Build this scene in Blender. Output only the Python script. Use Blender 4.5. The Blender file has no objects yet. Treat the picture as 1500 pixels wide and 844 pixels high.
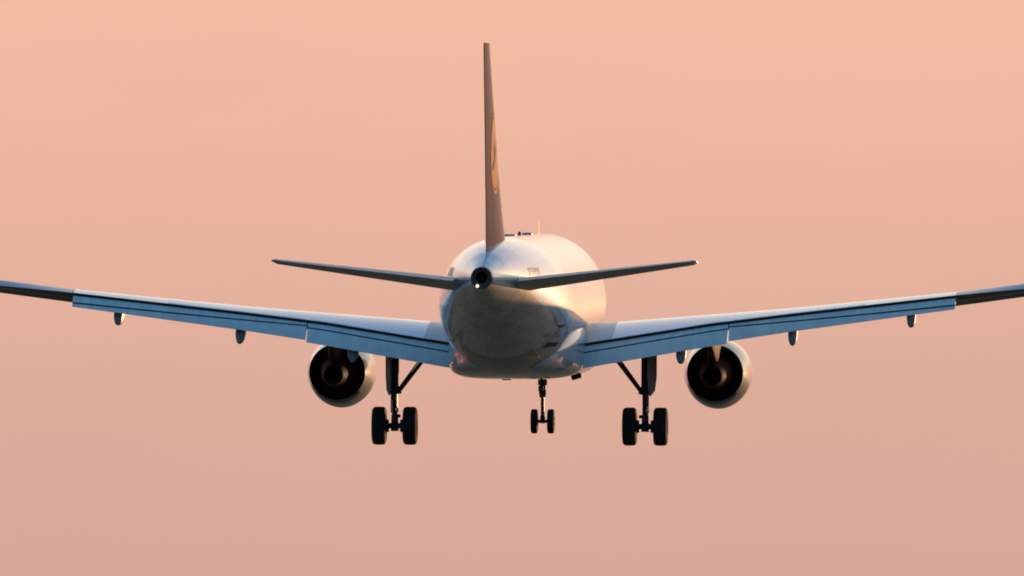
import bpy, bmesh, math, random
from mathutils import Vector, Matrix
random.seed(7)
R = math.radians
sc = bpy.context.scene
COL = sc.collection

# ------------------------------------------------------------------ camera
DIST, ELEV, BODY_PITCH, BODY_YAW = 500.0, 4.0, 0.5, 3.65
cam_d = bpy.data.cameras.new('camera')
cam = bpy.data.objects.new('camera', cam_d)
COL.objects.link(cam)
cam_d.sensor_width = 36
cam_d.lens = 582
cam_d.clip_start = 1
cam_d.clip_end = 60000
CAM = Vector((0, 0, 1.8))
cam.location = CAM
cam.rotation_euler = (R(90 + ELEV), 0, 0)
sc.camera = cam
sc.view_settings.view_transform = 'Standard'
sc.view_settings.look = 'None'
sc.view_settings.exposure = 0
sc.view_settings.gamma = 1
sc.view_settings.use_curve_mapping = False
sc.cycles.filter_width = 1.9
sc.cycles.max_bounces = 6

# ------------------------------------------------------------------ sky + sun
SUN_AZ, SUN_EL = 31.0, 2.7          # degrees to the right of the view direction, degrees up
world = bpy.data.worlds.new('World')
sc.world = world
world.use_nodes = True
nt = world.node_tree
N, L = nt.nodes, nt.links
N.clear()
wout = N.new('ShaderNodeOutputWorld')
tc = N.new('ShaderNodeTexCoord')
sep = N.new('ShaderNodeSeparateXYZ')
L.new(tc.outputs['Generated'], sep.inputs[0])

def srgb(r, g, b):
    f = lambda c: (c/255/12.92) if c <= 10 else ((c/255+0.055)/1.055)**2.4
    return (f(r), f(g), f(b), 1)

def ramp(stops, src):
    n = N.new('ShaderNodeValToRGB')
    e = n.color_ramp.elements
    while len(e) > 1: e.remove(e[-1])
    e[0].position, e[0].color = stops[0]
    for p, c in stops[1:]:
        x = e.new(p); x.color = c
    L.new(src, n.inputs[0])
    return n
# ahead: dusty rose at the horizon, peach above it, blue higher up
front = ramp([(0.0, srgb(190, 146, 132)), (0.050, srgb(208, 164, 149)), (0.066, srgb(221, 172, 154)),
              (0.092, srgb(247, 189, 164)), (0.115, (1.05, .70, .50, 1)), (0.15, (1.35, 1.06, .80, 1)), (0.28, (1.05, .93, .85, 1)),
              (0.50, srgb(120, 150, 190)), (1.0, srgb(76, 132, 178))], sep.outputs['Z'])
# behind: clear evening blue
back = ramp([(0.0, srgb(138, 140, 148)), (0.10, srgb(124, 164, 192)), (0.35, srgb(98, 160, 204)),
             (1.0, srgb(76, 132, 178))], sep.outputs['Z'])
mr = N.new('ShaderNodeMapRange'); mr.interpolation_type = 'SMOOTHSTEP'
mr.inputs['From Min'].default_value = -0.35; mr.inputs['From Max'].default_value = 0.75
L.new(sep.outputs['Y'], mr.inputs['Value'])
mixs = N.new('ShaderNodeMixRGB')
L.new(mr.outputs[0], mixs.inputs[0]); L.new(back.outputs[0], mixs.inputs[1]); L.new(front.outputs[0], mixs.inputs[2])
bg1 = N.new('ShaderNodeBackground'); bg1.inputs[1].default_value = 1.0
# warm glow of the low sun, off to the right of the frame
sdir = Vector((math.sin(R(SUN_AZ))*math.cos(R(SUN_EL)), math.cos(R(SUN_AZ))*math.cos(R(SUN_EL)), math.sin(R(SUN_EL))))
dp = N.new('ShaderNodeVectorMath'); dp.operation = 'DOT_PRODUCT'
dp.inputs[1].default_value = sdir
L.new(tc.outputs['Generated'], dp.inputs[0])
cl = N.new('ShaderNodeMath'); cl.operation = 'MAXIMUM'; cl.inputs[1].default_value = 0
L.new(dp.outputs['Value'], cl.inputs[0])
pw = N.new('ShaderNodeMath'); pw.operation = 'POWER'; pw.inputs[1].default_value = 70
L.new(cl.outputs[0], pw.inputs[0])
bg3 = N.new('ShaderNodeBackground'); bg3.inputs[0].default_value = (1.0, .74, .48, 1)
gm = N.new('ShaderNodeMath'); gm.operation = 'MULTIPLY'; gm.inputs[1].default_value = .8
L.new(pw.outputs[0], gm.inputs[0]); L.new(gm.outputs[0], bg3.inputs[1])
# faint uneven bands of haze in the sky
hm = N.new('ShaderNodeMapping'); hm.inputs['Scale'].default_value = (18, 18, 60)
hn = N.new('ShaderNodeTexNoise'); hn.inputs['Scale'].default_value = 1.6; hn.inputs['Detail'].default_value = 9; hn.inputs['Roughness'].default_value = .62
L.new(tc.outputs['Generated'], hm.inputs[0]); L.new(hm.outputs[0], hn.inputs[0])
hr = N.new('ShaderNodeMapRange'); hr.inputs['From Min'].default_value = .3; hr.inputs['From Max'].default_value = .7
hr.inputs['To Min'].default_value = .983; hr.inputs['To Max'].default_value = 1.017
L.new(hn.outputs[0], hr.inputs['Value'])
L.new(hr.outputs[0], bg1.inputs[1])
L.new(mixs.outputs[0], bg1.inputs[0])
sky = N.new('ShaderNodeTexSky'); sky.sky_type = 'NISHITA'; sky.sun_disc = False
sky.sun_elevation = R(SUN_EL); sky.sun_rotation = R(SUN_AZ)
bg2 = N.new('ShaderNodeBackground'); bg2.inputs[1].default_value = 0.0
L.new(sky.outputs[0], bg2.inputs[0])
bg2.inputs[1].default_value = 0.004
add = N.new('ShaderNodeAddShader')
L.new(bg1.outputs[0], add.inputs[0]); L.new(bg2.outputs[0], add.inputs[1])
add2 = N.new('ShaderNodeAddShader')
L.new(add.outputs[0], add2.inputs[0]); L.new(bg3.outputs[0], add2.inputs[1])
L.new(add2.outputs[0], wout.inputs[0])

sun_d = bpy.data.lights.new('sun', 'SUN')
sun = bpy.data.objects.new('sun', sun_d)
COL.objects.link(sun)
sun_d.energy = 3.9
sun_d.angle = R(0.6)
sun_d.color = (1.0, 0.56, 0.27)
sdir = Vector((math.sin(R(SUN_AZ))*math.cos(R(SUN_EL)), math.cos(R(SUN_AZ))*math.cos(R(SUN_EL)), math.sin(R(SUN_EL))))
sun.rotation_euler = sdir.to_track_quat('Z', 'Y').to_euler()
sun.location = (60, 60, 60)

# ------------------------------------------------------------------ materials
def mat(name, color, rough=0.4, metal=0.0, coat=0.0, noise=0.0, nscale=(1, 1, 1), emit=None, spec=0.5):
    m = bpy.data.materials.new(name); m.use_nodes = True
    n, l = m.node_tree.nodes, m.node_tree.links
    b = n['Principled BSDF']
    b.inputs['Base Color'].default_value = (*color, 1)
    b.inputs['Roughness'].default_value = rough
    b.inputs['Metallic'].default_value = metal
    b.inputs['Coat Weight'].default_value = coat
    b.inputs['Coat Roughness'].default_value = 0.08
    b.inputs['Specular IOR Level'].default_value = spec
    if emit:
        b.inputs['Emission Color'].default_value = (*emit[0], 1)
        b.inputs['Emission Strength'].default_value = emit[1]
    if noise:
        t = n.new('ShaderNodeTexCoord'); mp = n.new('ShaderNodeMapping'); mp.inputs['Scale'].default_value = nscale
        ns = n.new('ShaderNodeTexNoise'); ns.inputs['Scale'].default_value = 2.0; ns.inputs['Detail'].default_value = 6
        l.new(t.outputs['Object'], mp.inputs[0]); l.new(mp.outputs[0], ns.inputs[0])
        r = n.new('ShaderNodeMapRange')
        r.inputs['From Min'].default_value = 0.35; r.inputs['From Max'].default_value = 0.7
        r.inputs['To Min'].default_value = 1 - noise; r.inputs['To Max'].default_value = 1 + noise*0.35
        l.new(ns.outputs[0], r.inputs['Value'])
        mx = n.new('ShaderNodeMixRGB'); mx.blend_type = 'MULTIPLY'; mx.inputs[0].default_value = 1
        mx.inputs[1].default_value = (*color, 1)
        l.new(r.outputs[0], mx.inputs[2]); l.new(mx.outputs[0], b.inputs['Base Color'])
        r2 = n.new('ShaderNodeMapRange')
        r2.inputs['To Min'].default_value = rough*0.8; r2.inputs['To Max'].default_value = rough*1.3
        l.new(ns.outputs[0], r2.inputs['Value']); l.new(r2.outputs[0], b.inputs['Roughness'])
    return m

M = {}
M['wing_skin'] = mat('wing_skin_paint', (0.74, 0.74, 0.76), 0.35, coat=1.0, noise=0.12, nscale=(1.5, .4, 1))
M['grey_skin'] = mat('grey_wing_paint', (0.42, 0.43, 0.45), 0.35, coat=.4, noise=0.15, nscale=(2, .6, 1))
M['flap'] = mat('flap_paint', (0.58, 0.62, 0.62), 0.5, noise=0.12, nscale=(2.5, .5, .5), spec=0.3)
M['wing_under'] = mat('underwing_shade', (0.10, 0.09, 0.085), 0.5, noise=.2, spec=.2)  # underside shade of the outer wing put into a darker colour
M['tail_skin'] = mat('tailplane_paint', (0.36, 0.35, 0.34), 0.4, noise=0.15, nscale=(2, .6, 1))
M['fin'] = mat('fin_paint_sky_tint', (0.060, 0.022, 0.026), 0.04, spec=.006)  # blue paint with the pink sky reflection put into its colour
M['yellow'] = mat('yellow_emblem_paint', (0.80, 0.33, 0.02), 0.04, spec=.006)
M['black'] = mat('black_rubber_seal', (0.012, 0.012, 0.014), 0.6)
M['cove'] = mat('cove_shade_and_strip', (0.02, 0.022, 0.026), 0.7, noise=.2)  # slot shade put into a near-black colour; also used for the flap strip
M['tyre'] = mat('tyre_rubber', (0.008, 0.0072, 0.007), 0.9, noise=.2)
M['gear'] = mat('gear_leg_paint', (0.04, 0.038, 0.038), 0.6, spec=.15, noise=.25)
M['gear_metal'] = mat('polished_oleo_metal', (0.06, 0.055, 0.05), 0.4, spec=.4)
M['rim'] = mat('wheel_rim_paint', (0.04, 0.04, 0.04), 0.5)
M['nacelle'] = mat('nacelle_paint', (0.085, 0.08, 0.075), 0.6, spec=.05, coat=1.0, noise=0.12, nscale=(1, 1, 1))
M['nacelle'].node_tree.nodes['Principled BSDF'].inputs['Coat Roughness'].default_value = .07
M['lip'] = mat('inlet_lip_metal', (0.8, 0.8, 0.8), 0.2, metal=1)
M['duct'] = mat('fan_duct_lining', (0.012, 0.012, 0.013), 0.6)
M['hot'] = mat('heat_stained_metal', (0.06, 0.027, 0.016), 0.6, spec=.012, noise=.35, nscale=(2, 1, 2))
M['sooty'] = mat('sooty_exhaust_metal', (0.010, 0.009, 0.009), 0.55, metal=0)
M['pylon'] = mat('pylon_paint', (0.08, 0.045, 0.03), 0.6, spec=.015, noise=.2)
M['light'] = mat('white_tail_light', (0.9, 0.9, 0.8), 0.2, emit=((1.0, 0.82, 0.5), 1.6))
M['red_glass'] = mat('red_marking', (0.75, 0.04, 0.03), 0.3)
M['brass'] = mat('brass_fitting', (0.9, 0.5, 0.16), 0.35, metal=1)
M['red_spot'] = mat('emissive_red', (.7, .05, .04), .2, emit=((1.0, .08, .05), .7))
M['beacon'] = mat('red_beacon_glass', (0.5, 0.02, 0.02), 0.15)
M['ring'] = mat('dark_exhaust_ring', (0.022, 0.020, 0.020), 0.35, noise=.3)
M['glass'] = mat('cabin_window_glass', (0.02, 0.025, 0.03), 0.08)
M['slot'] = mat('trim_slot_metal', (0.26, 0.27, 0.33), 0.4, noise=.3, nscale=(4, 4, 4))
M['seam'] = mat('panel_sealant', (0.62, 0.60, 0.58), 0.5, noise=.5, nscale=(5, 5, 5))
M['belly_dark'] = mat('dark_belly_panel', (.22, .225, .21), .45, coat=.3, noise=.35, nscale=(2.5, .5, 2.5))
M['lens'] = mat('lamp_lens_glass', (0.05, 0.05, 0.055), 0.1)

# fuselage: white above a straight paint line, grey below; the line climbs to the tail cone
def fuselage_material(split=True):
    m = bpy.data.materials.new('fuselage_paint'); m.use_nodes = True
    n, l = m.node_tree.nodes, m.node_tree.links
    b = n['Principled BSDF']
    t = n.new('ShaderNodeTexCoord'); s = n.new('ShaderNodeSeparateXYZ'); l.new(t.outputs['Object'], s.inputs[0])
    r = n.new('ShaderNodeMapRange'); r.interpolation_type = 'SMOOTHSTEP'
    r.inputs['From Min'].default_value = -11.0; r.inputs['From Max'].default_value = -15.6
    r.inputs['To Min'].default_value = 0.05; r.inputs['To Max'].default_value = 0.86
    l.new(s.outputs['Y'], r.inputs['Value'])
    g = n.new('ShaderNodeMath'); g.operation = 'GREATER_THAN'
    l.new(s.outputs['Z'], g.inputs[0]); l.new(r.outputs[0], g.inputs[1])
    # long streaks of grime along the body
    mp = n.new('ShaderNodeMapping'); mp.inputs['Scale'].default_value = (1.6, .22, 1.6)
    ns = n.new('ShaderNodeTexNoise'); ns.inputs['Scale'].default_value = 1.6; ns.inputs['Detail'].default_value = 8
    l.new(t.outputs['Object'], mp.inputs[0]); l.new(mp.outputs[0], ns.inputs[0])
    d = n.new('ShaderNodeMapRange'); d.inputs['From Min'].default_value = .35; d.inputs['From Max'].default_value = .68
    d.inputs['To Min'].default_value = .64; d.inputs['To Max'].default_value = 1.05
    l.new(ns.outputs[0], d.inputs['Value'])
    d2 = n.new('ShaderNodeMapRange'); d2.inputs['From Min'].default_value = .35; d2.inputs['From Max'].default_value = .68
    d2.inputs['To Min'].default_value = .93; d2.inputs['To Max'].default_value = 1.0
    l.new(ns.outputs[0], d2.inputs['Value'])
    w = n.new('ShaderNodeMixRGB'); w.blend_type = 'MULTIPLY'; w.inputs[0].default_value = 1
    w.inputs[1].default_value = (.80, .80, .80, 1); l.new(d2.outputs[0], w.inputs[2])
    gr = n.new('ShaderNodeMixRGB'); gr.blend_type = 'MULTIPLY'; gr.inputs[0].default_value = 1
    gr.inputs[1].default_value = (.46, .445, .42, 1); l.new(d.outputs[0], gr.inputs[2])
    mx = n.new('ShaderNodeMixRGB')
    l.new(g.outputs[0], mx.inputs[0]); l.new(gr.outputs[0], mx.inputs[1]); l.new(w.outputs[0], mx.inputs[2])
    def line(src, period, width):
        a = n.new('ShaderNodeMath'); a.operation = 'DIVIDE'; a.inputs[1].default_value = period; l.new(src, a.inputs[0])
        f = n.new('ShaderNodeMath'); f.operation = 'FRACT'; l.new(a.outputs[0], f.inputs[0])
        c = n.new('ShaderNodeMath'); c.operation = 'LESS_THAN'; c.inputs[1].default_value = width/period; l.new(f.outputs[0], c.inputs[0])
        return c.outputs[0]
    at = n.new('ShaderNodeMath'); at.operation = 'ARCTAN2'
    zz = n.new('ShaderNodeMath'); zz.operation = 'SUBTRACT'; zz.inputs[1].default_value = .2; l.new(s.outputs['Z'], zz.inputs[0])
    l.new(s.outputs['X'], at.inputs[0]); l.new(zz.outputs[0], at.inputs[1])
    mxl = n.new('ShaderNodeMath'); mxl.operation = 'MAXIMUM'
    l.new(line(s.outputs['Y'], 1.07, .045), mxl.inputs[0]); l.new(line(at.outputs[0], .42, .012), mxl.inputs[1])
    dk = n.new('ShaderNodeMixRGB'); dk.blend_type = 'MULTIPLY'; dk.inputs[2].default_value = (.62, .61, .60, 1)
    l.new(mxl.outputs[0], dk.inputs[0]); l.new(mx.outputs[0], dk.inputs[1])
    l.new(dk.outputs[0], b.inputs['Base Color'])
    b.inputs['Roughness'].default_value = .5
    b.inputs['Specular IOR Level'].default_value = .06
    b.inputs['Coat Roughness'].default_value = .06
    cw = n.new('ShaderNodeMapRange'); cw.inputs['To Min'].default_value = .7; cw.inputs['To Max'].default_value = 1.0
    l.new(g.outputs[0], cw.inputs['Value']); l.new(cw.outputs[0], b.inputs['Coat Weight'])
    return m
M['body'] = fuselage_material()
M['fairing'] = mat('fairing_paint', (0.30, 0.30, 0.29), 0.4, coat=.8, noise=.25, nscale=(1.5, .4, 1.5))

# ------------------------------------------------------------------ helpers
def finish(name, bm, mats, parent=None, angle=35, recalc=True):
    if recalc: bmesh.ops.recalc_face_normals(bm, faces=bm.faces[:])
    for f in bm.faces: f.smooth = True
    me = bpy.data.meshes.new(name)
    bm.to_mesh(me); bm.free()
    me.set_sharp_from_angle(angle=R(angle))
    for m in (mats if isinstance(mats, (list, tuple)) else [mats]): me.materials.append(m)
    o = bpy.data.objects.new(name, me)
    COL.objects.link(o)
    if parent: o.parent = parent
    return o

def lerp_table(tab, x):
    if x <= tab[0][0]: return tab[0][1]
    for (a, b), (c, d) in zip(tab, tab[1:]):
        if x <= c: return b + (d-b)*(x-a)/(c-a)
    return tab[-1][1]

def smooth_table(tab, x):            # monotone-ish cubic
    n = len(tab)
    if x <= tab[0][0]: return tab[0][1]
    if x >= tab[-1][0]: return tab[-1][1]
    for i in range(n-1):
        if x <= tab[i+1][0]: break
    sl = [(tab[j+1][1]-tab[j][1])/(tab[j+1][0]-tab[j][0]) for j in range(n-1)]
    def tang(j):
        if j == 0: return sl[0]
        if j == n-1: return sl[-1]
        a, b = sl[j-1], sl[j]
        return 0 if a*b <= 0 else 2*a*b/(a+b)
    x0, y0 = tab[i]; x1, y1 = tab[i+1]; h = x1-x0; t = (x-x0)/h
    return (y0*(2*t**3-3*t*t+1) + h*tang(i)*(t**3-2*t*t+t) + y1*(-2*t**3+3*t*t) + h*tang(i+1)*(t**3-t*t))

def loft(bm, rings, cap0=True, cap1=True, mfun=None, closed=True):
    vs = [[bm.verts.new(p) for p in r] for r in rings]
    k = len(rings[0])
    for i in range(len(vs)-1):
        for j in range(k if closed else k-1):
            q = (vs[i][j], vs[i][(j+1) % k], vs[i+1][(j+1) % k], vs[i+1][j])
            f = bm.faces.new(q)
            if mfun: f.material_index = mfun(i, j)
    if cap0: bm.faces.new(vs[0])
    if cap1: bm.faces.new(vs[-1])
    return vs

def tube(bm, p0, p1, r0, r1=None, seg=16, cap=True, mi=0):
    p0, p1 = Vector(p0), Vector(p1); r1 = r0 if r1 is None else r1
    d = (p1-p0).normalized(); u = d.orthogonal().normalized(); v = d.cross(u)
    rings = []
    for p, r in ((p0, r0), (p1, r1)):
        rings.append([p + (u*math.cos(a)+v*math.sin(a))*r for a in [2*math.pi*k/seg for k in range(seg)]])
    loft(bm, rings, cap, cap, lambda i, j: mi)

def lathe(bm, prof, center, axis='y', seg=48, mfun=None, cap=False):
    rings = []
    for a, r in prof:
        ring = []
        for k in range(seg):
            t = 2*math.pi*k/seg
            if axis == 'y': ring.append((center[0]+r*math.cos(t), center[1]+a, center[2]+r*math.sin(t)))
            else: ring.append((center[0]+a, center[1]+r*math.cos(t), center[2]+r*math.sin(t)))
        rings.append(ring)
    loft(bm, rings, cap, cap, mfun)

def box(bm, c, s, rot=None, bev=0.0, mi=0):
    g = bmesh.ops.create_cube(bm, size=1)
    mtx = Matrix.Translation(c) @ (rot.to_4x4() if rot else Matrix.Identity(4)) @ Matrix.Diagonal((*s, 1))
    bmesh.ops.transform(bm, matrix=mtx, verts=g['verts'])
    fs = set(f for v in g['verts'] for f in v.link_faces)
    for f in fs: f.material_index = mi
    if bev:
        es = list(set(e for f in fs for e in f.edges))
        bmesh.ops.bevel(bm, geom=es, offset=bev, segments=2, affect='EDGES', profile=.5)

# ------------------------------------------------------------------ ground (out of the frame, below it)
def build_ground():
    bm = bmesh.new()
    S = 25000
    vs = [bm.verts.new(p) for p in ((-S, -S, 0), (S, -S, 0), (S, S, 0), (-S, S, 0))]
    bm.faces.new(vs)
    m = bpy.data.materials.new('airfield_grass'); m.use_nodes = True
    n, l = m.node_tree.nodes, m.node_tree.links
    b = n['Principled BSDF']; b.inputs['Roughness'].default_value = .95
    b.inputs['Specular IOR Level'].default_value = .1
    t = n.new('ShaderNodeTexCoord'); ns = n.new('ShaderNodeTexNoise'); ns.inputs['Scale'].default_value = .02; ns.inputs['Detail'].default_value = 8
    l.new(t.outputs['Object'], ns.inputs[0])
    r = n.new('ShaderNodeValToRGB')
    r.color_ramp.elements[0].color = (.15, .105, .06, 1); r.color_ramp.elements[1].color = (.27, .19, .11, 1)
    r.color_ramp.elements[0].position = .35; r.color_ramp.elements[1].position = .68
    l.new(ns.outputs[0], r.inputs[0]); l.new(r.outputs[0], b.inputs['Base Color'])
    o = finish('ground', bm, m)
    o['kind'] = 'structure'
build_ground()

# ------------------------------------------------------------------ the airliner
plane = bpy.data.objects.new('airliner', None)
COL.objects.link(plane)
fwd = Vector((0, math.cos(R(ELEV)), math.sin(R(ELEV))))
up = Vector((0, -math.sin(R(ELEV)), math.cos(R(ELEV))))
plane.location = CAM + fwd*DIST + Vector((1, 0, 0))*0.247 + up*(-0.474)
plane.rotation_euler = (R(ELEV + BODY_PITCH), R(0.42), R(-BODY_YAW))
plane['label'] = 'white twin engine airliner with flaps and wheels down, flying away alone in the pink sky'
plane['category'] = 'airliner'
# body axes: +y to the nose, +x to the right wing, z up; the main wheels stand at y = 0

TOP = [(-17.7, 1.24), (-16.6, 1.47), (-15.5, 1.68), (-13.5, 1.90), (-11.0, 2.02), (-8.0, 2.07), (10.0, 2.07), (12.0, 1.95), (13.6, 1.45), (14.9, .62), (15.8, -.05), (16.1, -.38)]
BOT = [(-17.7, .62), (-16.0, .24), (-13.5, -.42), (-11.0, -1.10), (-8.8, -1.66), (-7.2, -1.95), (-5.8, -2.06), (-5.0, -2.07), (11.0, -2.07), (13.5, -1.9), (15.2, -1.35), (15.9, -.8), (16.1, -.5)]
WID = [(-17.7, .31), (-16.6, .52), (-15.0, .86), (-13.0, 1.26), (-11.0, 1.58), (-9.0, 1.83), (-7.2, 1.95), (-5.8, 1.975), (10.5, 1.975), (12.5, 1.8), (14.2, 1.35), (15.4, .75), (15.9, .35), (16.1, .08)]
def fus(y, a, off=0.0):
    t, b, w = smooth_table(TOP, y), smooth_table(BOT, y), smooth_table(WID, y)
    zc, h = (t+b)/2, (t-b)/2
    return Vector(((w+off)*math.sin(a), y, zc+(h+off)*math.cos(a)))

def fus_side(y, z, off=0.0, side=1):      # point of the skin at height z
    t, b = smooth_table(TOP, y), smooth_table(BOT, y)
    zc, h = (t+b)/2, (t-b)/2
    a = math.acos(max(-1, min(1, (z-zc)/h)))
    p = fus(y, a, off); p.x *= side
    return p

def build_fuselage():
    bm = bmesh.new()
    ys = [-17.7 + i*.22 for i in range(60)]
    y = ys[-1]
    while y < 10: y += .9; ys.append(y)
    while y < 15.8: y += .35; ys.append(min(y, 16.08))
    ys.append(16.1)
    ys = sorted(set(round(v, 3) for v in ys))
    rings = [[fus(y, 2*math.pi*k/80) for k in range(80)] for y in ys]
    loft(bm, rings, False, True)
    return finish('fuselage', bm, M['body'], plane, 30)
fuselage = build_fuselage()

def skin_patch(name, y0, y1, z0, z1, side, m, off=.006, nu=10, nv=8, parent=fuselage, round_=0.0):
    bm = bmesh.new()
    for d in (off, -.02):
        pass
    outer = [[fus_side(y0+(y1-y0)*i/nu, z0+(z1-z0)*j/nv, off, side) for j in range(nv+1)] for i in range(nu+1)]
    inner = [[fus_side(y0+(y1-y0)*i/nu, z0+(z1-z0)*j/nv, -.02, side) for j in range(nv+1)] for i in range(nu+1)]
    A = [[bm.verts.new(p) for p in r] for r in outer]; B = [[bm.verts.new(p) for p in r] for r in inner]
    for i in range(nu):
        for j in range(nv):
            bm.faces.new((A[i][j], A[i+1][j], A[i+1][j+1], A[i][j+1]))
            bm.faces.new((B[i][j], B[i][j+1], B[i+1][j+1], B[i+1][j]))
    for i in range(nu):
        for j in (0, nv): bm.faces.new((A[i][j], A[i+1][j], B[i+1][j], B[i][j]))
    for j in range(nv):
        for i in (0, nu): bm.faces.new((A[i][j], A[i][j+1], B[i][j+1], B[i][j]))
    return finish(name, bm, m, parent, 40)

# belly fairing
def build_fairing():
    bm = bmesh.new()
    rings = []
    W = [(-7.2, .70), (-6.4, 1.30), (-5.2, 1.68), (-4.0, 1.88), (-2.8, 1.98), (-1.6, 2.03), (4.5, 2.03), (6, 1.95), (7.5, 1.5), (8.3, .8)]
    ZB = [(-7.2, -1.85), (-6.4, -2.0), (-5.2, -2.13), (-4.0, -2.20), (-2.8, -2.24), (5, -2.24), (6.5, -2.18), (8.3, -1.95)]
    ZT = [(-7.2, -1.2), (-5.2, -.75), (-4.0, -.55), (-2.0, -.35), (4, -.3), (8.3, -.9)]
    y = -7.2
    while y <= 8.31:
        w, b, t = smooth_table(W, y), smooth_table(ZB, y), smooth_table(ZT, y)
        zc, h = (t+b)/2, (t-b)/2
        ring = []
        for k in range(64):
            a = 2*math.pi*k/64
            s, c = math.sin(a), math.cos(a)
            e = 2/5.0 if c < 0 else 2/2.4
            ring.append((w*math.copysign(abs(s)**(2/4.2 if c < 0 else 2/3.2), s), y, zc+h*math.copysign(abs(c)**e, c)))
        rings.append(ring); y += .31
    loft(bm, rings)
    return finish('belly_fairing', bm, M['fairing'], fuselage, 30)
build_fairing()

# tail cone exhaust of the auxiliary power unit
def build_exhaust():
    bm = bmesh.new()
    prof = [(.35, .36), (.05, .325), (-.10, .315), (-.14, .30), (-.14, .20), (-.12, .17), (.1, .15), (.5, .14), (.5, .002)]
    lathe(bm, prof, (0, -17.7, .93), 'y', 40, lambda i, j: 1 if i >= 4 else 0)
    o = finish('exhaust_pipe', bm, [M['ring'], M['sooty']], fuselage, 40)
    bm = bmesh.new()
    bmesh.ops.create_uvsphere(bm, u_segments=14, v_segments=10, radius=.048, matrix=Matrix.Translation((-.115, -17.85, .69)) @ Matrix.Diagonal((1, 1.4, 1, 1)))
    finish('tail_light', bm, M['light'], fuselage)
build_exhaust()

# small fittings
def blade(name, y, z0, h, c, x=0, t=.03, m='black', lean=.15):
    bm = bmesh.new()
    s = 1 if h > 0 else -1
    rings = []
    for f in (0, .5, 1):
        cc = c*(1-.45*f); yy = y-lean*f*abs(h)
        rings.append([(x+dx*t*(1-.4*f), yy+dy*cc, z0+h*f) for dx, dy in ((0, .5), (.5, .15), (.35, -.2), (0, -.5), (-.35, -.2), (-.5, .15))])
    loft(bm, rings)
    return finish(name, bm, M[m], fuselage)
def top_plate(name, y, x0, x1, h, ln, m):
    bm = bmesh.new()
    box(bm, ((x0+x1)/2, y, 2.07 - .0 - (x0+x1)**2/4*.25 + h/2 - .01), (x1-x0, ln, h), bev=min(h*.4, .02))
    return finish(name, bm, M[m], fuselage)
blade('antenna', 9.0, 2.05, .42, .22, x=.0, t=.012, m='black')
top_plate('antenna', -1.2, -.40, -.06, .06, .5, 'slot')
top_plate('antenna', 4.5, -.22, .08, .06, .5, 'slot')
bm = bmesh.new(); bmesh.ops.create_uvsphere(bm, u_segments=14, v_segments=10, radius=.06, matrix=Matrix.Translation((-.18, 2.4, 2.08)) @ Matrix.Diagonal((1, 1, 1.5, 1)))
finish('beacon', bm, M['beacon'], fuselage)
blade('drain_mast', 1.5, -2.2, -.15, .2, x=.02, t=.035)
def belly_duct(x, y, w, h, rot):
    bm = bmesh.new()
    box(bm, (x, y, -2.26+(.03 if rot else 0)), (w, .6, h), Matrix.Rotation(R(rot), 3, 'Y'), bev=.02)
    finish('air_outlet', bm, M['black'], fuselage)
belly_duct(-.53, 2.2, .29, .16, 0)
belly_duct(1.58, 2.4, .32, .15, -16)
skin_patch('trim_slot', -13.5, -12.0, .93, 1.19, 1, M['slot'])
skin_patch('trim_slot', -13.5, -12.0, .93, 1.19, -1, M['slot'])
skin_patch('vent', -8.7, -7.7, -.62, -.54, 1, M['black'])
skin_patch('vent', -8.7, -7.2, -1.20, -1.06, 1, M['black'])
for px, py, pz in ((-1.53, -5.85, -1.47), (-1.33, -6.4, -1.66)):
    bm = bmesh.new()
    bmesh.ops.create_uvsphere(bm, u_segments=14, v_segments=10, radius=.036, matrix=Matrix.Translation((px, py, pz)) @ Matrix.Diagonal((.8, 1.6, 1.3, 1)))
    finish('red_spot', bm, M['red_spot'], fuselage)  # small red spot with faint emission
bm = bmesh.new()
bmesh.ops.create_uvsphere(bm, u_segments=12, v_segments=8, radius=.035, matrix=Matrix.Translation((.33, -8.4, -1.72)))
finish('drain_cap', bm, M['brass'], fuselage)

# sealed skin joints and a darker panel under the tail
def skin_strip(name, pts, m, off=.004):
    bm = bmesh.new()
    rows = [[bm.verts.new(fus(y, a, off)) for a in row] for y, row in pts]
    low = [[bm.verts.new(fus(y, a, -.02)) for a in row] for y, row in pts]
    n, k = len(rows), len(rows[0])
    for i in range(n-1):
        for j in range(k-1):
            bm.faces.new((rows[i][j], rows[i+1][j], rows[i+1][j+1], rows[i][j+1]))
        for j in (0, k-1): bm.faces.new((rows[i][j], rows[i+1][j], low[i+1][j], low[i][j]))
    for i in (0, n-1):
        for j in range(k-1): bm.faces.new((rows[i][j], rows[i][j+1], low[i][j+1], low[i][j]))
    return finish(name, bm, m, fuselage, 30)
for sgn in (-1, 1):
    a0 = math.pi-sgn*R(34)
    pts = []
    for i in range(31):
        y = -13.6+i*.25
        w = smooth_table(WID, y)
        pts.append((y, [a0-.014/w, a0+.014/w]))
    skin_strip('skin_joint', pts, M['seam'])
skin_strip('skin_joint', [(-6.75+.1*i, [math.pi+R(-62+4*j) for j in range(32)]) for i in range(3)], M['seam'])
skin_strip('belly_panel', [(-9.4+.2*i, [math.pi+R(-33.0+3.3*j) for j in range(21)]) for i in range(21)], M['belly_dark'], .003)

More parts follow.
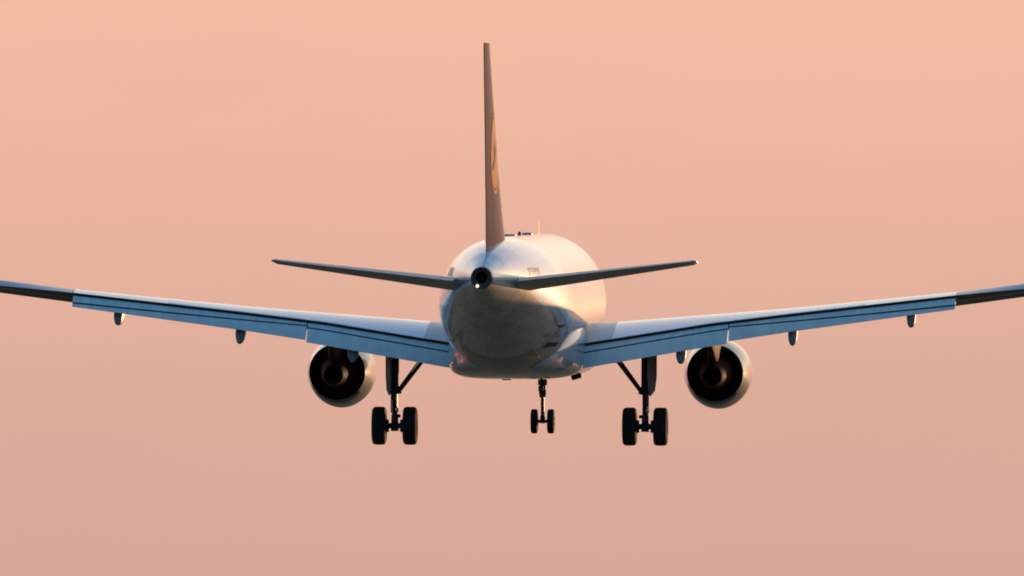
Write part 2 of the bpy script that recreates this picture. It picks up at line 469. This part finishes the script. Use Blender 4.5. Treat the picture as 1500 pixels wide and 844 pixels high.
# ------------------------------------------------------------------ wings
zT = [(1.0, -.64), (2.0, -.60), (2.85, -.56), (6.35, -.27), (8.2, -.11), (13.3, .415), (15.6, .72), (16.95, .92)]
zS = [(1.0, -1.33), (2.0, -1.175), (5.86, -.557), (6.35, -.50), (8.2, -.268), (13.3, .325), (15.6, .555), (16.95, .73)]
yLE = lambda x: 4.4-(x-1.98)*.5206
yS = [(1.0, -.9), (6.38, -.95), (13.3, -3.05), (16.95, -4.25)]
TH = [(1.0, .95), (2.0, .88), (6.4, .50), (13.3, .27), (16.95, .20)]
def wing_ring(x, sx, aileron_zone=False):
    le, te = yLE(x), lerp_table(yS, x)
    zt, zs, th = lerp_table(zT, x), lerp_table(zS, x), lerp_table(TH, x)
    c = le-te
    zle = zt-.55*th
    up_, lo = [], []
    fs = [0, .01, .03, .07, .13, .2, .29, .38, .46, .54, .62, .70, .78, .86, .93, 1.0]
    for f in fs:
        if f < .38: z = zle+(zt-zle)*math.sin(math.pi/2*(f/.38)**.55)
        else: z = zt-(zt-zs)*((f-.38)/.62)**1.45
        up_.append((f, z))
    zb = zt-th
    fend = .90 if not aileron_zone else .985
    zend = zs-(.30 if x < 6.4 else .20)*(1 if not aileron_zone else .12)
    for f in [.01, .03, .07, .14, .25, .37, .5, .62, .75, fend]:
        if f < .37: z = zle-(zle-zb)*math.sin(math.pi/2*(f/.37)**.6)
        else: z = zb+(zend-zb)*((f-.37)/(fend-.37))**1.6
        lo.append((f, z))
    pts = up_ + [(1.0, zs-.022)] + lo[::-1]
    return [(sx*x, le-c*f, z) for f, z in pts], len(up_)

def build_wing(sx):
    bm = bmesh.new()
    xs = [1.0, 1.5, 2.0, 2.4, 2.85] + [2.85+.5*i for i in range(1, 21)] + [13.2, 13.28]
    rings = []
    for x in xs: rings.append(wing_ring(x, sx)[0])
    nu = wing_ring(5, sx)[1]
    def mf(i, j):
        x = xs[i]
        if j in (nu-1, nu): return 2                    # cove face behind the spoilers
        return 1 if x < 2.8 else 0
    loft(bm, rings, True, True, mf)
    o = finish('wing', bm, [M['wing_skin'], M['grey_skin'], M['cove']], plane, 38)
    # outer panel with the aileron
    bm = bmesh.new()
    xs2 = [13.30, 13.8, 14.4, 15, 15.6, 16.2, 16.8, 16.95]
    rings = []
    for x in xs2:
        r, n_ = wing_ring(x, sx, True)
        cut = .72
        rings.append(r)
    loft(bm, rings, True, True, lambda i, j: 1 if (nu-1 <= j) else 0)
    # shift nothing: the aileron is the rear part of this panel
    finish('aileron', bm, [M['grey_skin'], M['wing_under']], o, 38)
    return o

def flap_ring(x, sx, inner):
    y0 = lerp_table(yS, x)+.02
    z0 = lerp_table(zS, x)-.088
    if inner: zt = lerp_table([(2.0, -1.915), (6.33, -1.155)], x)
    else: zt = lerp_table([(6.38, -1.088), (8.2, -.80), (13.3, -.08)], x)
    h = z0-zt
    y1 = y0-h/math.tan(R(36))
    c = math.hypot(h, y0-y1)
    fm = lerp_table([(2.0, .36), (6.33, .31)], x) if inner else lerp_table([(6.38, .22), (8.2, .38), (13.3, .70)], x)
    d = Vector((y1-y0, zt-z0)).normalized(); nrm = Vector((-d.y, d.x))
    if nrm.y < 0: nrm = -nrm
    wl = .038/c
    gs = [0, fm*.4, fm-wl, fm-wl*.6, fm+wl*.6, fm+wl, fm+(1-fm)*.33, fm+(1-fm)*.66, 1.0]
    pts = []
    for i, g in enumerate(gs):
        bulge = .045*c*math.sin(math.pi*g**.8)
        if i in (3, 4): bulge -= .012
        p = Vector((y0, z0))+d*(c*g)+nrm*bulge
        pts.append(p)
    for g, t in ((1.0, -.012/c), (.7, -.05), (.4, -.10), (.15, -.13), (.02, -.09), (-.03, -.035)):
        pts.append(Vector((y0, z0))+d*(c*g)+nrm*(t*c))
    return [(sx*x, p.x, p.y) for p in pts]

def build_flap(sx, x0, x1, inner, wing):
    bm = bmesh.new()
    n = 14
    rings = [flap_ring(x0+(x1-x0)*i/n, sx, inner) for i in range(n+1)]
    loft(bm, rings, True, True, lambda i, j: 1 if j in (2, 3, 4) else 0)  # narrow dark strip along the flap's upper face
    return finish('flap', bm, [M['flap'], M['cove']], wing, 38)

def build_slat(sx, x0, x1, wing):
    bm = bmesh.new()
    rings = []
    n = max(2, int((x1-x0)/.7))
    for i in range(n+1):
        x = x0+(x1-x0)*i/n
        le, zt = yLE(x), lerp_table(zT, x)
        k = 1+.35*(1-(x-2)/15)
        prof = [(-.10, -.06), (.12, -.08), (.32, -.16), (.43, -.27), (.42, -.35), (.33, -.395), (.25, -.385), (.27, -.30), (.18, -.20), (.02, -.12)]
        rings.append([(sx*x, le+a*k, zt+b*(k if b < -.1 else 1)) for a, b in prof])
    loft(bm, rings)
    return finish('slat', bm, M['grey_skin'], wing, 40)

def build_spoiler(sx, x0, x1, wing):
    bm = bmesh.new()
    rings = []
    for i in range(6):
        x = x0+(x1-x0)*i/5
        le, te = yLE(x), lerp_table(yS, x); c = le-te
        zt, zs = lerp_table(zT, x), lerp_table(zS, x)
        zf = lambda f: zt-(zt-zs)*((f-.38)/.62)**1.45
        fsp = [1-.75/c*q for q in (1, .66, .33, .03)]
        topp = [(f, zf(f)+.012) for f in fsp]+[(1.004, zs+.008)]
        bot = [(1.004, zs-.008)]+[(f, zf(f)-.004) for f in fsp[::-1]]
        rings.append([(sx*x, le-c*f, z) for f, z in topp+bot])
    loft(bm, rings)
    return finish('spoiler', bm, M['wing_skin'], wing, 40)

def build_track_fairing(sx, x, wing, zb, half_w):
    bm = bmesh.new()
    y_te, zs = lerp_table(yS, x), lerp_table(zS, x)
    inner = x < 6.35
    fr = flap_ring(x, sx, inner)
    te = fr[8]                                        # flap trailing edge (x, y, z)
    k = 1/math.tan(R(66))
    ya = y_te+1.9
    rings = []
    def ring(y, w, top, bot, slant):
        out = []
        for q in range(20):
            a = 2*math.pi*q/20
            s_, c_ = math.sin(a), math.cos(a)
            zc, h = (top+bot)/2, (top-bot)/2
            z = zc+h*math.copysign(abs(c_)**.8, c_) if c_ < 0 else zc+h*c_
            px = w*math.copysign(abs(s_)**.75, s_)*(1 if z > zc else .74+.26*max(0, (z-bot)/(zc-bot))**.6)
            out.append((sx*x+px, y+(z-te[2])*k*slant, z))
        return out
    z0 = zs-.42
    end = te[1]+.27
    for t in (0, .06, .15, .3, .5, .75, 1.0):
        y = ya+(end-ya)*t
        f = math.sin(math.pi/2*min(1, t*1.6+.02))**.6
        bot = z0+(zb-z0)*t - .10*f
        bot = bot if t < 1 else zb
        bot = max(bot, zb)
        top = (zs-.18)+(te[2]+.20-(zs-.18))*t
        rings.append(ring(y, half_w*(.52+.48*t)*min(1, f*1.1), top, min(bot, top-.05), t**3))
    w, top = half_w, te[2]+.20
    rings.append(ring(end-.07, w*.93, top-.01, zb+.03, 1)); rings.append(ring(end-.09, w*.8, top-.03, zb+.06, 1))
    loft(bm, rings)
    return finish('flap_track_fairing', bm, M['flap_fairing'], wing, 50)
M['flap_fairing'] = mat('track_fairing_paint', (0.13, 0.145, 0.16), 0.42, noise=.12, spec=.35)

def build_tip_fence(sx, wing):
    bm = bmesh.new()
    rings = []
    for f, z, y, c in ((0, -.30, -4.9, .6), (.5, .85, -3.5, 1.5), (1, 1.75, -4.9, .6)):
        rings.append([(sx*(16.97+dx), y+dy*c-.3, z) for dx, dy in ((0, .5), (.04, .2), (.03, -.2), (0, -.5), (-.03, -.2), (-.04, .2))])
    loft(bm, rings)
    finish('wingtip_fence', bm, M['wing_skin'], wing)

for sx in (-1, 1):
    wing = build_wing(sx)
    build_flap(sx, 2.01, 6.345, True, wing)
    build_flap(sx, 6.38, 13.27, False, wing)
    for a, b in ((2.85, 4.5), (4.52, 6.3)): build_spoiler(sx, a, b, wing)
    for a, b in ((6.42, 7.75), (7.77, 9.1), (9.12, 10.5)): build_spoiler(sx, a, b, wing)
    build_slat(sx, 2.7, 5.4, wing)
    build_slat(sx, 6.15, 16.7, wing)
    for x, zb, hw in ((4.95, -1.785, .155), (8.33, -1.225, .14), (11.93, -.66, .135)):
        build_track_fairing(sx, x, wing, zb, hw)
    build_tip_fence(sx, wing)

# ------------------------------------------------------------------ engines
def build_engine(sx):
    cx, cz = sx*5.75, -2.12
    bm = bmesh.new()
    prof = [(2.83, .838), (2.82, .846), (2.83, .858), (3.3, .930), (3.9, .995), (4.6, 1.03), (5.3, 1.03), (5.9, .985), (6.25, .90), (6.33, .84),
            (6.25, .79), (5.9, .76), (5.4, .80), (4.9, .84), (4.0, .86), (3.3, .85), (2.83, .838)]
    seg = 64
    nd = lambda y, r, s_: -.085*math.sin(math.pi*min(1, max(0, (y-2.9)/3.3)))*max(0, -s_)**1.5 if r > .86 else 0
    rings = []
    for y, r in prof:
        rings.append([(cx+r*math.cos(t), y, cz+r*math.sin(t)+nd(y, r, math.sin(t))) for t in [2*math.pi*k/seg for k in range(seg)]])
    loft(bm, rings, False, False, lambda i, j: 1 if (i >= 11 or i == 0) else (2 if 7 <= i <= 10 else 0))
    bmesh.ops.remove_doubles(bm, verts=bm.verts[:], dist=.0005)
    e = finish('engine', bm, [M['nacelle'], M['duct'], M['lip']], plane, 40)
    bm = bmesh.new()
    lathe(bm, [(4.7, .02), (4.7, .86)], (cx, 0, cz), 'y', seg)
    lathe(bm, [(5.35, .02), (5.2, .16), (4.9, .26), (4.72, .28)], (cx, 0, cz), 'y', 32)
    finish('fan', bm, M['duct'], e)
    # core cowl and nozzle, tipped a little down towards the back
    bm = bmesh.new()
    dz = lambda y: (y-2.8)*.045
    pr = [(4.68, .60), (3.9, .585), (3.2, .545), (2.6, .485), (2.0, .405), (1.55, .335), (1.30, .295), (1.29, .283), (1.32, .272), (1.7, .27), (2.4, .27)]
    rings = []
    for y, r in pr:
        rings.append([(cx+r*math.cos(2*math.pi*k/48), y, cz+dz(y)+r*math.sin(2*math.pi*k/48)) for k in range(48)])
    loft(bm, rings, False, True, lambda i, j: 1 if i >= 7 else 0)
    finish('core_cowl', bm, [M['hot'], M['sooty']], e, 40)
    bm = bmesh.new()
    rings = []
    for y, r in ((2.39, .15), (2.2, .14), (1.95, .09), (1.75, .03)):
        rings.append([(cx+r*math.cos(2*math.pi*k/24), y, cz+dz(y)+r*math.sin(2*math.pi*k/24)) for k in range(24)])
    loft(bm, rings)
    finish('exhaust_plug', bm, M['sooty'], e, 40)
    # pylon
    bm = bmesh.new()
    rings = []
    for y, w, zb, zt in ((5.2, .05, cz+.98, cz+1.10), (4.4, .17, cz+.95, cz+1.30), (3.4, .19, cz+.80, cz+1.50), (2.4, .19, cz+.45, cz+1.52), (1.6, .17, cz+.33, cz+1.45), (.8, .13, cz+.55, cz+1.40), (-.2, .04, cz+.95, cz+1.30)):
        rings.append([(cx+dx*w, y, z) for dx, z in ((-.7, zb), (.7, zb), (1, zb+.12), (1, zt), (-1, zt), (-1, zb+.12))])
    loft(bm, rings)
    bmesh.ops.bevel(bm, geom=[ed for ed in bm.edges if ed.calc_length() > .5], offset=.02, segments=2, affect='EDGES')
    finish('pylon', bm, M['pylon'], e, 40)
    # strake on the inboard shoulder
    bm = bmesh.new()
    a = R(52)
    ux, uz = -sx*math.cos(a), math.sin(a)
    rings = []
    for y, r0, r1 in ((5.6, .97, 1.03), (5.1, .97, 1.18), (4.6, .97, 1.26), (4.3, .97, 1.02)):
        rings.append([(cx+ux*r0-uz*.012, y, cz+uz*r0+ux*.012), (cx+ux*r0+uz*.012, y, cz+uz*r0-ux*.012), (cx+ux*r1+uz*.005, y, cz+uz*r1-ux*.005), (cx+ux*r1-uz*.005, y, cz+uz*r1+ux*.005)])
    loft(bm, rings)
    finish('strake', bm, M['nacelle'], e)
    # drain mast under the cowl
    bm = bmesh.new(); box(bm, (cx+.02, 4.4, cz-1.06), (.025, .18, .10), bev=.006)
    finish('drain_mast', bm, M['black'], e)
for sx in (-1, 1): build_engine(sx)

# ------------------------------------------------------------------ fin and rudder
FZ0, FZ1 = 1.45, 7.78
def fin_edges(z):
    t = (z-2.0)/(7.76-2.0)
    return -9.7-5.35*t, -15.62-1.33*t            # leading edge y, trailing edge y
def naca(f, t):                                  # half thickness per chord, thin sharp tail
    return 5*t*(.2969*math.sqrt(max(f, 0))-.126*f-.3516*f*f+.2843*f**3-.1036*f**4)
def fin_half(y, z):
    le, te = fin_edges(z); c = le-te
    f = max(0, min(1, (le-y)/c))
    tc = lerp_table([(1.4, .095), (2.6, .072), (4.2, .056), (7.8, .055)], z)
    return naca(f, tc)*c + .012
def fin_ring(z, fs, ztop=None):
    le, te = fin_edges(z); c = le-te
    rt = [(fin_half(le-c*f, z), le-c*f, z) for f in fs]
    lf = [(-x, y, z) for x, y, z in rt[::-1]]
    return rt+lf
def build_fin():
    bm = bmesh.new()
    fs = [0, .012, .04, .09, .16, .25, .35, .46, .58, .70]
    zs = [FZ0+(FZ1-FZ0)*i/24 for i in range(25)]
    loft(bm, [fin_ring(z, fs) for z in zs])
    o = finish('fin', bm, M['fin'], plane, 40)
    bm = bmesh.new()
    fs = [.703, .78, .86, .93, 1.0]
    zs = [1.58+(FZ1-1.58-.02)*i/24 for i in range(25)]
    loft(bm, [fin_ring(z, fs) for z in zs])
    finish('rudder', bm, M['fin'], o, 40)
    # dorsal fillet
    bm = bmesh.new()
    rings = []
    for y, h, w in ((-7.6, .02, .03), (-8.6, .16, .10), (-9.6, .40, .22), (-10.6, .55, .42), (-12, .45, .55), (-13.2, .25, .4), (-14.0, .05, .20)):
        zt = smooth_table(TOP, y)
        w *= .45; h *= .6
        rings.append([(w*1.4, y, zt-.16-w*.2), (w*.7, y, zt+h*.25), (w*.3, y, zt+h), (-w*.3, y, zt+h), (-w*.7, y, zt+h*.25), (-w*1.4, y, zt-.16-w*.2)])
    loft(bm, rings)
    finish('fin_fillet', bm, M['body'], o, 50)
    return o
fin = build_fin()

# round yellow emblem with a ringed flying crane, on both sides of the fin
CRANE = [(-.62, -.30), (-.30, -.10), (-.50, .28), (-.16, .10), (-.22, .52), (.02, .16), (.10, .56), (.20, .10), (.44, .30), (.72, .40), (.50, .18),
         (.28, -.06), (.06, -.20), (-.20, -.34), (-.66, -.44)]
def inside(poly, x, y):
    c = False; j = len(poly)-1
    for i in range(len(poly)):
        xi, yi = poly[i]; xj, yj = poly[j]
        if (yi > y) != (yj > y) and x < (xj-xi)*(y-yi)/(yj-yi)+xi: c = not c
        j = i
    return c
def build_emblem(side):
    bm = bmesh.new()
    cy, cz, r = -13.85, 4.55, 1.20
    nr, na = 36, 110
    def P(i, j, off):
        rr = r*i/nr; a = 2*math.pi*j/na
        y, z = cy+rr*math.cos(a), cz+rr*math.sin(a)
        return (side*(fin_half(y, z)+off), y, z)
    v = [[bm.verts.new(P(i, j, .008)) for j in range(na)] for i in range(1, nr+1)]
    c0 = bm.verts.new((side*(fin_half(cy, cz)+.008), cy, cz))
    rim = [bm.verts.new(P(nr, j, -.004)) for j in range(na)]
    def mi(i, j):
        rr = (i+.5)/nr; a = 2*math.pi*(j+.5)/na
        if .87 < rr < .93: return 1
        return 1 if inside(CRANE, rr*math.cos(a), rr*math.sin(a)) else 0
    for j in range(na):
        k = (j+1) % na
        f = bm.faces.new((c0, v[0][j], v[0][k])); f.material_index = 1
        for i in range(nr-1):
            f = bm.faces.new((v[i][j], v[i+1][j], v[i+1][k], v[i][k])); f.material_index = mi(i+1, j)
        bm.faces.new((v[nr-1][j], rim[j], rim[k], v[nr-1][k]))
    finish('emblem', bm, [M['yellow'], M['fin']], fin, 60)
build_emblem(1); build_emblem(-1)

# ------------------------------------------------------------------ tailplane
INC = -2.6                                           # leading edge trimmed down
def tail_ring(x, sx, fs):
    t = (x-.8)/(6.22-.8)
    c = 3.85+(1.25-3.85)*t
    te = -16.15-.62*t*1.0-.35*t
    z = .80+.63*t
    th = .098 if x < 6.15 else .03
    rt, lf = [], []
    for f in fs:
        d = c*(1-f)
        y = te+d*math.cos(R(INC)); zz = z+d*math.sin(R(INC))
        hh = naca(f, th)*c
        rt.append((sx*x, y, zz+hh+.006)); lf.append((sx*x, y, zz-hh*1.05-.006))
    return rt+lf[::-1]
def build_tailplane(sx):
    bm = bmesh.new()
    fs = [0, .012, .04, .09, .16, .25, .35, .46, .58, .70]
    xs = [.3+(6.1-.3)*i/16 for i in range(17)]
    rings = [tail_ring(x, sx, fs) for x in xs]
    last = tail_ring(6.22, sx, fs)
    rings.append([(p[0], p[1]*.5+q*.5 if False else p[1], p[2]) for p, q in zip(last, [0]*len(last))])
    loft(bm, rings)
    o = finish('tailplane', bm, M['tail_skin'], plane, 40)
    bm = bmesh.new()
    fs = [.703, .8, .9, 1.0]
    xs = [.95+(6.05-.95)*i/14 for i in range(15)]
    loft(bm, [tail_ring(x, sx, fs) for x in xs])
    finish('elevator', bm, M['tail_skin'], o, 40)
for sx in (-1, 1): build_tailplane(sx)

# ------------------------------------------------------------------ landing gear
def wheel(name, x, y, z, r, w, rimr, parent):
    bm = bmesh.new()
    h = w/2
    prof = [(-h*.55, rimr*.3), (-h*.55, rimr*.92), (-h*.86, rimr), (-h*.99, r*.72), (-h*.98, r*.84), (-h*.86, r*.945), (-h*.62, r*.99),
            (-h*.34, r), (-h*.33, r*.985), (-h*.27, r*.985), (-h*.26, r), (-.03*h, r), (-.02*h, r*.985), (.02*h, r*.985), (.03*h, r), (h*.26, r), (h*.27, r*.985), (h*.33, r*.985), (h*.34, r), (h*.62, r*.99),
            (h*.86, r*.945), (h*.98, r*.84), (h*.99, r*.72), (h*.86, rimr), (h*.55, rimr*.92), (h*.55, rimr*.3)]
    k = len(prof)
    lathe(bm, prof, (x, y, z), 'x', 44, lambda i, j: 1 if (i < 2 or i >= k-3) else 0, cap=True)
    return finish(name, bm, [M['tyre'], M['rim']], parent, 35)

def build_main_gear(sx):
    cx = sx*3.79
    az = -3.70                                        # axle height
    bm = bmesh.new()
    tube(bm, (cx, .1, -1.1), (cx, 0, -2.62), .125, .125)          # outer cylinder
    tube(bm, (cx, 0, -2.62), (cx, 0, -2.74), .15, .14)            # gland nut
    tube(bm, (cx, 0, -2.74), (cx, 0, -3.55), .088, .088, mi=1)    # sliding tube
    tube(bm, (cx, 0, -3.36), (cx, 0, -3.86), .10, .12)
    tube(bm, (cx-.62, 0, az), (cx+.62, 0, az), .085)              # axle
    for s in (-1, 1): tube(bm, (cx+s*.17, 0, az), (cx+s*.30, 0, az), .19, .19)  # brake packs
    # torque links behind the leg
    box(bm, (cx, -.22, -2.95), (.14, .05, .50), Matrix.Rotation(R(32), 3, 'X'), .012)
    box(bm, (cx, -.22, -3.35), (.14, .05, .50), Matrix.Rotation(R(-32), 3, 'X'), .012)
    tube(bm, (cx-.09*sx, -.14, -1.3), (cx-.09*sx, -.14, -2.6), .022, .022, 8)
    tube(bm, (cx+.10*sx, -.12, -1.3), (cx+.10*sx, -.12, -3.3), .018, .018, 8)
    box(bm, (cx-sx*.12, -.10, -3.40), (.13, .12, .10), None, .02)
    g = finish('main_landing_gear', bm, [M['gear'], M['gear_metal']], plane, 40)
    for s in (-1, 1): wheel('wheel', cx+s*.468, 0, az, .578, .425, .27, g)
    # side stay
    bm = bmesh.new()
    a, b = Vector((cx-sx*.12, .05, -2.66)), Vector((cx-sx*.86, .1, -1.70))
    tube(bm, a, b, .062, .062); tube(bm, a+Vector((0, -.03, -.05)), a+Vector((-sx*.0, .03, .12)), .085)
    tube(bm, b+Vector((0, -.15, 0)), b+Vector((0, .15, 0)), .09)
    tube(bm, a+Vector((0, -.09, .1)), b+Vector((sx*.1, -.09, .02)), .02, .02, 8)
    finish('side_stay', bm, M['gear'], g)
    # leg door on the outboard side
    bm = bmesh.new()
    out = [(-.42, -1.15), (.55, -1.15), (.55, -2.2), (.35, -2.62), (-.15, -2.78), (-.30, -2.5), (-.42, -2.2)]
    rings = []
    for dx in (.115, .13, .16):
        k = .97 if dx != .215 else 1
        rings.append([(cx+sx*(dx-.04+.20*(y+.42)/.97), y*k, z) for y, z in out])
    loft(bm, rings)
    finish('gear_door', bm, M['gear_door'], g, 40)
    bm = bmesh.new()
    bmesh.ops.create_uvsphere(bm, u_segments=16, v_segments=10, radius=.055, matrix=Matrix.Translation((cx+.085, -.27, -3.22)) @ Matrix.Diagonal((.9, .9, 1.6, 1)))
    finish('glint_knob', bm, M['brass'], g)  # added knob, there to catch an orange sun glint
M['gear_door'] = mat('gear_door_paint', (0.16, 0.16, 0.16), 0.35, noise=.2)
for sx in (-1, 1): build_main_gear(sx)

def build_nose_gear():
    y, az = 11.04, -3.74
    bm = bmesh.new()
    tube(bm, (0, y+.1, -1.7), (0, y, -2.92), .10, .095)
    tube(bm, (0, y, -2.45), (0, y, -2.62), .15, .15)
    tube(bm, (0, y, -2.78), (0, y, -3.0), .125, .10)
    tube(bm, (0, y, -3.0), (0, y, -3.74), .058, .058, mi=1)
    tube(bm, (0, y, -3.58), (0, y, -3.80), .075, .085)
    tube(bm, (-.36, y, az), (.36, y, az), .05)
    box(bm, (0, y-.16, -3.12), (.09, .04, .36), Matrix.Rotation(R(30), 3, 'X'), .01)
    box(bm, (0, y-.16, -3.42), (.09, .04, .36), Matrix.Rotation(R(-30), 3, 'X'), .01)
    box(bm, (-.05, y-.1, -2.72), (.16, .1, .16), None, .02)
    tube(bm, (-.2, y, -2.33), (.2, y, -2.33), .03)
    tube(bm, (0, y+.1, -2.7), (0, y+1.2, -1.9), .05)
    g = finish('nose_landing_gear', bm, [M['gear'], M['gear_metal']], plane, 40)
    for s in (-1, 1): wheel('wheel', s*.255, y, az, .378, .215, .19, g)
    for s in (-1, 1):
        bm = bmesh.new()
        lathe(bm, [(-.09, .012), (-.075, .045), (-.02, .068), (.05, .072), (.06, .065), (.055, .01)], (s*.20, y, -2.33), 'y', 20, lambda i, j: 1 if i == 4 else 0, cap=True)
        finish('taxi_light', bm, [M['gear'], M['lens']], g)
    for s in (-1, 1):
        bm = bmesh.new()
        box(bm, (s*.33, y+.75, -2.20), (.03, 1.3, .42), Matrix.Rotation(R(s*8), 3, 'Y'), .008)
build_nose_gear()
